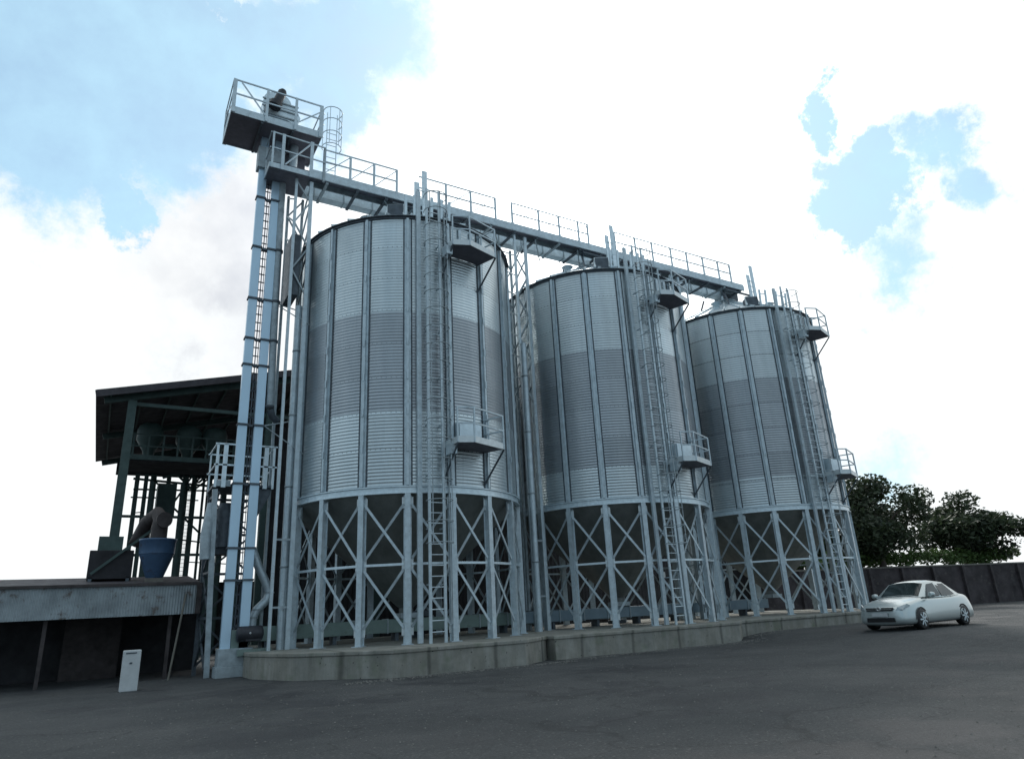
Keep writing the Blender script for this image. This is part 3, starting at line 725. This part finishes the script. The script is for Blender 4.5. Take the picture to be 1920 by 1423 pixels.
# blue receiving hopper and duct on the low shed roof
ls = empty('lean_to_shed', (-10.5, 3, -.66), 'low lean-to shed with a deep corrugated grey fascia below the blue hopper', 'shed')
n = 440; fx = [-15.0 + i * .0193 for i in range(n)]
fz = MB(); fz.add([(x, 1.0 + (.012 * sin(i * pi / 2 + .4)), z) for z in (1.16, 2.02) for i, x in enumerate(fx)], [(i, i + 1, i + 1 + n, i + n) for i in range(n - 1)])
fz.add([(x, 1.03 + (.012 * sin(i * pi / 2 + .4)), z) for z in (1.16, 2.02) for i, x in enumerate(fx)], [(i + n, i + 1 + n, i + 1, i) for i in range(n - 1)])
fz.build('corrugated_fascia', CORR, ls)
MB().box((-15.05, .93, 2.02), (-6.50, 1.06, 2.10)).build('fascia_trim', RUSTY, ls)
MB().box((-6.56, .9, 1.16), (-6.42, 5.0, 2.05)).build('end_panel', RUSTY, ls)
MB().add([(-15.05, 1.06, 2.08), (-6.4, 1.06, 2.08), (-6.4, 5.5, 2.55), (-15.05, 5.5, 2.55), (-15.05, 1.06, 2.02), (-6.4, 1.06, 2.02), (-6.4, 5.5, 2.49), (-15.05, 5.5, 2.49)], [(0, 1, 2, 3), (7, 6, 5, 4), (0, 4, 5, 1), (1, 5, 6, 2), (2, 6, 7, 3), (3, 7, 4, 0)]).build('roof', SHEDRF, ls)
MB().box((-15.0, 5.0, -.66), (-6.0, 5.2, 2.4)).build('back_wall', BLACKISH, ls)
for x in (-7.2, -10.4, -13.6): MB().beam((x, 1.3, -.66), (x, 1.3, 1.9), .10, .10).build('post', RUSTY, ls)
MB().box((-10.0, 4.2, -.66), (-8.4, 4.9, 1.2)).build('stored_crate', RUSTY, ls)
bh = empty('blue_hopper', (-7.8, 2.2, 2.1), 'round blue sheet metal hopper standing on the lean-to roof', 'hopper')
MB().lathe([(.52, 3.05), (.54, 3.45), (.56, 3.47), (.56, 3.52), (.50, 3.52), (.50, 3.1)], (-7.72, 2.2, 0), 24).build('rim', BLUEH, bh)
MB().lathe([(.24, 2.3), (.27, 2.36), (.51, 3.04)], (-7.72, 2.2, 0), 24).build('cone', BLUEH, bh)
MB().box((-7.98, 1.95, 2.12), (-7.46, 2.45, 2.30)).build('base_frame', DUST, bh)
gcn = empty('grain_cleaner', (-9.0, 3.4, 2.3), 'dark boxy grain cleaning machine on the lean-to roof, left of the blue hopper', 'machine')
MB().box((-9.6, 2.9, 2.35), (-8.35, 4.0, 3.25)).build('body', BLACKISH, gcn, .02)
MB().prism([(-9.4, 3.0), (-8.7, 3.0), (-8.7, 3.8), (-9.4, 3.8)], 3.25, 3.7).build('inlet_box', SHEDST, gcn)
for x in (-9.5, -8.45): MB().beam((x, 2.95, 2.2), (x, 2.95, 2.4), .1, .1).build('foot', DARKST, gcn)
MB().beam((-9.5, 2.8, 2.5), (-7.9, 2.8, 3.9), .05, .08).build('brace_bar', SHEDST, gcn)
bp_ = empty('brown_duct', (-7.75, 2.4, 3.5), 'dark brown bent duct rising out of the blue hopper', 'duct')
MB().tube([(-7.72, 2.3, 3.3), (-7.72, 2.3, 3.9), (-7.70, 2.35, 4.2), (-7.80, 2.6, 4.42), (-8.05, 3.2, 4.2), (-8.3, 3.6, 3.5)], [.25, .25, .24, .22, .24, .24], 16).build('duct', RUSTY, bp_)
MB().tube([(-7.64, 1.95, 4.12), (-7.62, 1.88, 4.12)], .25, 18).build('round_cover', RUSTY, bp_)
tp = empty('leaning_pole', (-7.0, .7, -.66), 'thin weathered pole leaning against the lean-to fascia', 'pole')
MB().tube([(-7.15, .55, -.66), (-6.86, .88, 1.75)], .03, 8).build('pole', DUST, tp)
# scrap and pale box in front of the lean-to
wb = empty('white_cabinet', (-8.55, -2.2, -.66), 'small upright off-white cabinet standing in front of the lean-to shed', 'cabinet')
MB().box((-8.47, -2.35, -.66), (-8.07, -2.0, .30)).build('body', WHITEP, wb, .02)
MB().box((-8.41, -2.36, .22), (-8.17, -2.352, .25)).build('vent_slot', DARKST, wb)
MB().box((-8.31, -2.36, -.02), (-8.25, -2.352, .02)).build('lock', DARKST, wb)

# ------------------------------------------------------------------ dark storage buildings behind the silos
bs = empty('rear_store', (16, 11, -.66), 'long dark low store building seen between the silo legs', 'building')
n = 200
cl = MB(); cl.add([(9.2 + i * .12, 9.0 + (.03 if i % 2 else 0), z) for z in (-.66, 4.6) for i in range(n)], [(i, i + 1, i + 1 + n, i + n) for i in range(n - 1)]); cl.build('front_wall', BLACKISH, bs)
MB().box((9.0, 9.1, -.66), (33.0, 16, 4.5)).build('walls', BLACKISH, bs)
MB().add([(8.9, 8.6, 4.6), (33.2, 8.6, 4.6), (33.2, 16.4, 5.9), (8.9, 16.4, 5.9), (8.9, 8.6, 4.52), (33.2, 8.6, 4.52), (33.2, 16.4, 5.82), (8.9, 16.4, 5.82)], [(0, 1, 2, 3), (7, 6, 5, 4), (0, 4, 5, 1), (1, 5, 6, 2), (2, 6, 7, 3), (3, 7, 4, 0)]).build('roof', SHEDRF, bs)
for i, x in enumerate((11.0, 13.2, 16.5, 19.6, 22.4)):
    MB().box((x, 8.90, 1.9 + .2 * (i % 2)), (x + .5, 8.965, 2.25 + .2 * (i % 2))).build('window', WHITEP, bs)
# clutter on the plinths behind
def drum(x, y, mat, label):
    o = empty('drum', (x, y, 0), label, 'drum', 'drums behind the silos')
    MB().lathe([(0, 0), (.28, 0), (.29, .02), (.28, .28), (.295, .30), (.28, .32), (.28, .58), (.295, .6), (.28, .62), (.28, .86), (.29, .88), (.0, .87)], (x, y, 0), 20).build('body', mat, o)
drum(2.0, 3.9, BLUEH, 'dark blue drum standing under the nearest silo by its back legs')
drum(11.6, 4.1, RUSTY, 'rusty drum standing behind the middle silo by its back legs')

# ------------------------------------------------------------------ right side: yard wall, hedge, tree, car
yw = empty('yard_wall', (34, 4, -.66), 'long dark stained wall with pale coping behind the silver car', 'wall')
d0 = Vector((24.6, 6.0)); d1 = Vector((52.0, 2.0)); dd = (d1 - d0).normalized(); nn = Vector((-dd.y, dd.x))
def wallbox(a, b, z0, z1, t):
    q = [a - nn * t / 2, b - nn * t / 2, b + nn * t / 2, a + nn * t / 2]
    return MB().prism([(p.x, p.y) for p in q], z0, z1)
wallbox(d0, d1, -.7, 2.1, .2).build('panel', BRICK, yw)
wallbox(d0, d1, 2.1, 2.2, .3).build('coping', DUST, yw)
for i in range(10):
    p = d0 + dd * (i * 2.9 + .3); q = p - nn * .16
    MB().box((q.x - .12, q.y - .1, -.7), (q.x + .12, q.y + .1, 2.09)).build('pier', BRICK, yw)

def leaves(mb, centres, count, size, rng):
    for _ in range(count):
        c, r = rng.choice(centres)
        d = Vector((rng.gauss(0, 1), rng.gauss(0, 1), rng.gauss(0, 1))).normalized() * (rng.random() ** .45)
        p = c + Vector((d.x * r[0], d.y * r[1], d.z * r[2]))
        s_ = size * rng.uniform(.35, 1.5)
        a = Vector((rng.gauss(0, 1), rng.gauss(0, 1), rng.gauss(0, .6))).normalized()
        b = a.cross(Vector((rng.gauss(0, 1), rng.gauss(0, 1), rng.gauss(0, 1)))).normalized()
        mb.add([p - a * s_, p - b * s_ * .45, p + a * s_, p + b * s_ * .45], [(0, 1, 2, 3)])
def tree(base, crown_c, rad, nl, size, label, clumps=26, mat=LEAF, seed=1, cat='tree', name='broadleaf_tree'):
    rng = random.Random(seed)
    o = empty(name, base, label, cat, 'trees beyond the yard wall')
    b = Vector(base); c = Vector(crown_c); R_ = Vector(rad)
    cen = []
    for i in range(clumps):
        d = Vector((rng.gauss(0, 1), rng.gauss(0, 1), rng.gauss(0, 1))).normalized() * (rng.uniform(.35, .95))
        k = rng.uniform(.24, .40)
        cen.append((c + Vector((d.x * R_.x, d.y * R_.y, d.z * R_.z)), (R_.x * k, R_.y * k, R_.z * k * 1.1)))
    t = MB(); top = c - Vector((0, 0, R_.z * .3))
    t.tube([b, b.lerp(top, .35) + Vector((.15, 0, 0)), b.lerp(top, .7), top], [.34, .27, .22, .14], 10)
    for i, (cc, _) in enumerate(cen):
        s0 = b.lerp(top, rng.uniform(.55, 1)); mid = s0.lerp(cc, .5) + Vector((rng.uniform(-.3, .3), rng.uniform(-.3, .3), rng.uniform(0, .4)))
        t.tube([s0, mid, cc], [.10, .06, .02], 6)
    t.build('trunk', BARK, o)
    m = MB(); leaves(m, cen, nl, size, rng); m.build('crown', mat, o)
    return o
tree((36.5, 5.5, -.6), (36.2, 5.2, 5.2), (4.9, 4.2, 3.3), 21000, .16, 'large dark rounded tree behind the wall, right of the farthest silo', 34, seed=4)
tree((46.5, 5.0, -.6), (46.2, 5.0, 4.6), (4.6, 4.0, 2.4), 13000, .17, 'lower dark tree at the right edge, past the rounded tree', 30, seed=8)
tree((27.0, 7.3, -.6), (27.3, 7.2, 3.6), (1.6, 1.2, 1.9), 4000, .16, 'small dark tree seen through the far legs of the farthest silo', 16, seed=12)
hg = MB(); rng = random.Random(3)
cen = [(Vector((d0.x + dd.x * s_ - nn.x * -1.2, d0.y + dd.y * s_ + nn.y * 1.2, 2.75 + rng.uniform(-.3, .3))), (.8, .7, .5)) for s_ in [2 + i * .8 for i in range(30)]]
leaves(hg, cen, 9000, .13, rng)
tag(hg.build('hedge', LEAF2), 'bright green bushy growth showing over the dark wall under the tree', 'hedge')

def car():
    gzc = gz(20, -4)
    f = hit(1657, 1183, 'z', gzc)     # ground below the front bumper centre
    v = Vector((f.x - CAM.x, f.y - CAM.y, 0)).normalized()
    fw = Matrix.Rotation(radians(-30), 3, 'Z') @ (-v)     # heading
    lf = Vector((-fw.y, fw.x, 0))                          # the car's own left
    o = empty('parked_car', (f.x, f.y, gzc), 'silver saloon car parked facing the camera beyond the far silo', 'car')
    def W(s, y, z): return Vector((f.x, f.y, gzc)) - fw * s + lf * y + Vector((0, 0, z))
    paint, nt, b = newmat('silver_car_paint')
    b.inputs['Base Color'].default_value = (.50, .56, .56, 1); b.inputs['Metallic'].default_value = .55; b.inputs['Roughness'].default_value = .32; b.inputs['Coat Weight'].default_value = .6
    glass, nt, b = newmat('car_glass'); b.inputs['Base Color'].default_value = (.015, .025, .025, 1); b.inputs['Roughness'].default_value = .06
    blk, nt, b = newmat('black_trim'); b.inputs['Base Color'].default_value = (.012, .012, .014, 1); b.inputs['Roughness'].default_value = .5
    lamp, nt, b = newmat('lamp_lens'); b.inputs['Base Color'].default_value = (.35, .4, .42, 1); b.inputs['Roughness'].default_value = .08; b.inputs['Metallic'].default_value = .4
    chrome, nt, b = newmat('chrome'); b.inputs['Base Color'].default_value = (.75, .77, .78, 1); b.inputs['Metallic'].default_value = 1; b.inputs['Roughness'].default_value = .15
    # body sections: s, halfwidth low, halfwidth belt, zlow, zbelt, ztop(hood or deck)
    st = [(0.00, .52, .50, .30, .60, .64), (.06, .68, .62, .24, .64, .70), (.22, .80, .74, .20, .70, .78), (.55, .86, .82, .20, .78, .88), (1.0, .87, .84, .20, .84, .95), (1.35, .87, .85, .20, .88, 1.0),
          (2.2, .87, .86, .20, .90, .96), (3.2, .87, .86, .20, .92, .98), (3.7, .86, .84, .20, .93, 1.02), (4.2, .85, .80, .22, .90, 1.02), (4.42, .78, .70, .24, .82, .97), (4.5, .70, .60, .28, .74, .88)]
    body = MB(); vs = []; fs = []
    for s, wl, wb_, zl, zb, zt in st:
        zl -= .07; wl += .02
        pr = [(-wl * .9, zl), (-wl, zl + .12), (-wl * 1.005, (zl + zb) / 2), (-wb_, zb), (-wb_ * .86, zt - .02), (-wb_ * .45, zt + .02), (0, zt + .03), (wb_ * .45, zt + .02), (wb_ * .86, zt - .02), (wb_, zb), (wl * 1.005, (zl + zb) / 2), (wl, zl + .12), (wl * .9, zl)]
        vs += [W(s, y, z) for y, z in pr]
    m = 13
    for i in range(len(st) - 1):
        for k in range(m): fs.append((i * m + k, i * m + (k + 1) % m, (i + 1) * m + (k + 1) % m, (i + 1) * m + k))
    fs += [tuple(reversed(range(m))), tuple(range((len(st) - 1) * m, len(st) * m))]
    body.add(vs, fs, True); bo = body.build('body', paint, o)
    md = bo.modifiers.new('sub', 'SUBSURF'); md.levels = md.render_levels = 2
    # cabin
    cs = [(1.30, .78, .70, .97, .99), (1.95, .79, .60, .94, 1.42), (2.5, .80, .60, .94, 1.47), (3.1, .80, .58, .95, 1.43), (3.75, .76, .64, .98, 1.06)]
    vs = []; fs = []
    for s, wl, wt, zl, zt in cs:
        vs += [W(s, y, z) for y, z in ((-wl, zl), (-wt, zt - .03), (-wt * .6, zt + .02), (0, zt + .035), (wt * .6, zt + .02), (wt, zt - .03), (wl, zl))]
    m = 7
    for i in range(len(cs) - 1):
        for k in range(m - 1): fs.append((i * m + k, i * m + k + 1, (i + 1) * m + k + 1, (i + 1) * m + k))
    rf_ = MB(); rf_.add(vs, fs, True); rf_.build('cabin', paint, o)
    def lerpc(a, b, t): return tuple(p + (q - p) * t for p, q in zip(a, b))
    g = MB(); a, b_ = cs[0], cs[1]
    ws = []
    for t in (.06, .5, .94):
        s, wl, wt, zl, zt = lerpc(a, b_, t)
        ws += [W(s - .012, y, z + .018) for y, z in ((-wt * .92, zt - .03), (-wt * .5, zt + .012), (0, zt + .03), (wt * .5, zt + .012), (wt * .92, zt - .03))]
    g.add(ws, [(i * 5 + k, i * 5 + k + 1, (i + 1) * 5 + k + 1, (i + 1) * 5 + k) for i in range(2) for k in range(4)], True)
    g.build('windscreen', glass, o)
    for sg in (-1, 1):
        for (s0, s1, s2, s3) in ((1.55, 1.98, 2.42, 2.42), (2.50, 2.50, 3.05, 3.35)):
            gg = MB(); gg.add([W(s0, sg * .808, .98), W(s1, sg * .63, 1.36), W(s2, sg * .625, 1.39 if s2 < 2.9 else 1.36), W(s3, sg * .81, .99)], [(0, 1, 2, 3)])
            gg.build('side_window', glass, o)
        hl = MB(); hl.add([W(.04, sg * .50, .60), W(.16, sg * .68, .63), W(.45, sg * .78, .74), W(.34, sg * .74, .79), W(.10, sg * .56, .70),
                           W(.02, sg * .50, .60), W(.10, sg * .70, .63), W(.42, sg * .80, .74), W(.30, sg * .76, .80), W(.07, sg * .56, .71)], [(5, 6, 7, 8, 9), (0, 1, 6, 5), (1, 2, 7, 6), (2, 3, 8, 7), (3, 4, 9, 8), (4, 0, 5, 9)])
        hl.build('headlight', lamp, o)
        mi = MB(); c = W(1.55, sg * .95, 1.03); mi.lathe([(0, -.11), (.07, -.09), (.085, 0), (.07, .09), (0, .11)], (0, 0, 0), 12)
        mi.v = [c + lf * v_.z + fw * v_.x * .7 + Vector((0, 0, v_.y)) for v_ in mi.v]; mi.build('wing_mirror', paint, o)
        for s in (.85, 3.55):
            w_ = MB(); w_.lathe([(.0, -.10), (.22, -.10), (.30, -.11), (.315, -.06), (.315, .06), (.30, .11), (.22, .10)], (0, 0, 0), 28)
            cc = W(s, sg * .78, .312); w_.v = [cc + lf * v_.z * sg + fw * v_.x + Vector((0, 0, v_.y)) for v_ in w_.v]; wo = w_.build('wheel', blk, o)
            r_ = MB(); r_.lathe([(.0, .115), (.05, .125), (.19, .112), (.215, .10)], (0, 0, 0), 20); r_.v = [cc + lf * v_.z * sg + fw * v_.x + Vector((0, 0, v_.y)) for v_ in r_.v]; r_.build('rim', blk, wo)
            for q in range(7):
                sp_ = MB(); an = 2 * pi * q / 7; sp_.beam((.03 * cos(an), .03 * sin(an), .125), (.205 * cos(an), .205 * sin(an), .118), .045, .012, (0, 0, 1)); sp_.v = [cc + lf * v_.z * sg + fw * v_.x + Vector((0, 0, v_.y)) for v_ in sp_.v]; sp_.build('spoke', GALV_L, wo)
            ar = MB(); ar.lathe([(.315, .0), (.37, .0)], (0, 0, 0), 24, 0, pi); ar.v = [W(s, sg * .882, .312) + fw * v_.x + Vector((0, 0, v_.y)) for v_ in ar.v]; ar.build('wheel_arch', blk, o)
        fgl = MB(); fgl.add([W(.06, sg * .52, .34), W(.18, sg * .70, .34), W(.20, sg * .72, .43), W(.05, sg * .54, .42)], [(0, 1, 2, 3)]); fgl.build('fog_lamp_recess', blk, o)
    def panel(name, mat, pts, th=.02):
        p = [W(*q) for q in pts]; q_ = [W(q[0] - th, q[1], q[2]) for q in pts]; k = len(p)
        MB().add(q_ + p, [tuple(range(k)), tuple(reversed(range(k, 2 * k)))] + [(i, (i + 1) % k, (i + 1) % k + k, i + k) for i in range(k)]).build(name, mat, o)
    panel('grille', blk, [(.0, -.42, .60), (.0, .42, .60), (.04, .46, .70), (.04, -.46, .70)], .03)
    panel('grille_bar', chrome, [(-.02, -.42, .645), (-.02, .42, .645), (-.02, .42, .66), (-.02, -.42, .66)], .02)
    panel('lower_intake', blk, [(.0, -.46, .27), (.0, .46, .27), (-.01, .44, .40), (-.01, -.44, .40)], .03)
    panel('number_plate', WHITEP, [(-.03, -.26, .44), (-.03, .26, .44), (-.03, .26, .55), (-.03, -.26, .55)], .012)
    em = MB(); em.tube([W(-.035, .07 * cos(q), .665 + .048 * sin(q)) for q in [2 * pi * i / 18 for i in range(18)]], .009, 6, closed=True)
    em.tube([W(-.035, .03 * cos(q), .665 + .046 * sin(q)) for q in [2 * pi * i / 14 for i in range(14)]], .007, 6, closed=True); em.build('badge', chrome, o)
    return o
car()

# ------------------------------------------------------------------ light and sky
az, elv = 52, 40
sd = Vector((cos(radians(elv)) * cos(radians(az)), cos(radians(elv)) * sin(radians(az)), sin(radians(elv))))
sl = bpy.data.lights.new('sun', 'SUN'); sl.energy = 2.0; sl.angle = radians(7); sl.color = (1, .96, .9)
so = bpy.data.objects.new('sun', sl); col.objects.link(so); so.rotation_euler = sd.to_track_quat('Z', 'Y').to_euler()
wd = bpy.data.worlds.new('World'); scene.world = wd; wd.use_nodes = True
nt = wd.node_tree; L = nt.links; bg = nt.nodes['Background']
sky = nt.nodes.new('ShaderNodeTexSky'); sky.sky_type = 'NISHITA'; sky.sun_disc = False
sky.sun_elevation = radians(elv); sky.sun_rotation = radians(90 - az); sky.air_density = 1.0; sky.dust_density = .6; sky.ozone_density = 1.5
tcw = nt.nodes.new('ShaderNodeTexCoord').outputs['Generated']
nrm = nt.nodes.new('ShaderNodeVectorMath'); nrm.operation = 'NORMALIZE'; L.new(tcw, nrm.inputs[0]); dirv = nrm.outputs[0]
# warp the direction for ragged cloud edges
nz = nt.nodes.new('ShaderNodeTexNoise'); nz.inputs['Scale'].default_value = 7; nz.inputs['Detail'].default_value = 12; nz.inputs['Roughness'].default_value = .68
L.new(dirv, nz.inputs['Vector'])
sb = nt.nodes.new('ShaderNodeVectorMath'); sb.operation = 'SUBTRACT'; L.new(nz.outputs['Color'], sb.inputs[0]); sb.inputs[1].default_value = (.5, .5, .5)
scl = nt.nodes.new('ShaderNodeVectorMath'); scl.operation = 'SCALE'; L.new(sb.outputs[0], scl.inputs[0]); scl.inputs['Scale'].default_value = .32
ad = nt.nodes.new('ShaderNodeVectorMath'); ad.operation = 'ADD'; L.new(dirv, ad.inputs[0]); L.new(scl.outputs[0], ad.inputs[1])
def blob(vec, px, py, r0, r1):
    """1 inside r0 degrees of the sky direction, 0 beyond r1"""
    d = px if isinstance(px, Vector) else look(px, py)
    dist = nt.nodes.new('ShaderNodeVectorMath'); dist.operation = 'DISTANCE'; L.new(vec, dist.inputs[0]); dist.inputs[1].default_value = d
    mr = nt.nodes.new('ShaderNodeMapRange'); mr.interpolation_type = 'SMOOTHSTEP'
    mr.inputs['From Min'].default_value = radians(r1); mr.inputs['From Max'].default_value = radians(r0)
    L.new(dist.outputs['Value'], mr.inputs['Value']); return mr.outputs[0]
wv = ad.outputs[0]
blues = [blob(wv, 265, 160, 2.5, 3.6), blob(wv, 420, 85, 3.7, 4.9), blob(wv, 215, 285, 2.6, 4.0), blob(wv, 245, 395, 1.8, 3.2), blob(wv, 600, 120, 4, 9), blob(wv, 345, 200, 1.2, 2.2), blob(wv, 130, 40, 10, 14), blob(wv, 700, 40, 2, 11),
         blob(wv, 1612, 375, 3.5, 5.2), blob(wv, 1560, 205, 1.4, 2.6), blob(wv, 1670, 500, .5, 4.5), blob(wv, 1780, 300, 1.5, 4), blob(wv, 1640, 900, 0, 4)]
mx = blues[0]
for b in blues[1:]: mx = mathn(nt, 'MAXIMUM', mx, b)
# broken cloud elsewhere (behind the camera)
back = ramp(nt, noise(nt, dirv, 2.2, 8, .6), [(.50, (0, 0, 0)), (.62, (.9, .9, .9))])
front = blob(dirv, look(960, 711), 0, 55, 75)
bk = nt.nodes.new('ShaderNodeMath'); bk.operation = 'MULTIPLY'; L.new(back, bk.inputs[0]); L.new(mathn(nt, 'SUBTRACT', 1.0, front), bk.inputs[1])
mx = mathn(nt, 'MAXIMUM', mx, bk.outputs[0])
# thin veil inside the blue
veil = ramp(nt, noise(nt, dirv, 9, 7, .6), [(.3, (.45,) * 3), (.75, (.85,) * 3)])
blue = nt.nodes.new('ShaderNodeVectorMath'); blue.operation = 'SCALE'; L.new(sky.outputs[0], blue.inputs[0]); blue.inputs['Scale'].default_value = .15
bluev = mixc(nt, veil, blue.outputs[0], (.60, .93, 1.10))
# cloud brightness: pale grey bodies, brilliant around the hidden sun
grey = [blob(wv, 430, 480, 3, 9), blob(wv, 330, 560, 1, 6), blob(wv, 520, 600, 1, 7)]
g_ = grey[0]
for b in grey[1:]: g_ = mathn(nt, 'MAXIMUM', g_, b)
body = ramp(nt, noise(nt, dirv, 7, 8, .55), [(.35, (.74, .77, .82)), (.62, (1.0, 1.02, 1.03))])
cl_ = mixc(nt, g_, (1.02, 1.06, 1.07), body)
glow1 = blob(dirv, 1100, 260, 2, 34); glow2 = blob(dirv, 1120, 280, 0, 14)
gs = mathn(nt, 'ADD', mathn(nt, 'ADD', mathn(nt, 'MULTIPLY', glow1, .9), mathn(nt, 'MULTIPLY', glow2, 3.0)), 1.0)
clv = nt.nodes.new('ShaderNodeVectorMath'); clv.operation = 'SCALE'; L.new(cl_, clv.inputs[0]); L.new(gs, clv.inputs['Scale'])
fin = mixc(nt, mx, clv.outputs[0], bluev)
fr_ = blob(dirv, 1000, 420, 42, 105)
dim = mathn(nt, 'ADD', mathn(nt, 'MULTIPLY', fr_, .45), .55)
tint = mixc(nt, fr_, (.84, 1.0, 1.13), (1, 1, 1))
fin = mixc(nt, 1, fin, tint, 'MULTIPLY')
fs_ = nt.nodes.new('ShaderNodeVectorMath'); fs_.operation = 'SCALE'; L.new(fin, fs_.inputs[0]); L.new(dim, fs_.inputs['Scale'])
fin = fs_.outputs[0]
L.new(fin, bg.inputs['Color']); bg.inputs['Strength'].default_value = 1.0

scene.view_settings.view_transform = 'Standard'; scene.view_settings.look = 'None'; scene.view_settings.exposure = 0; scene.view_settings.gamma = 1
scene.render.resolution_x = 1024; scene.render.resolution_y = 758
for o in bpy.data.objects:
    if '_o' in o: del o['_o']
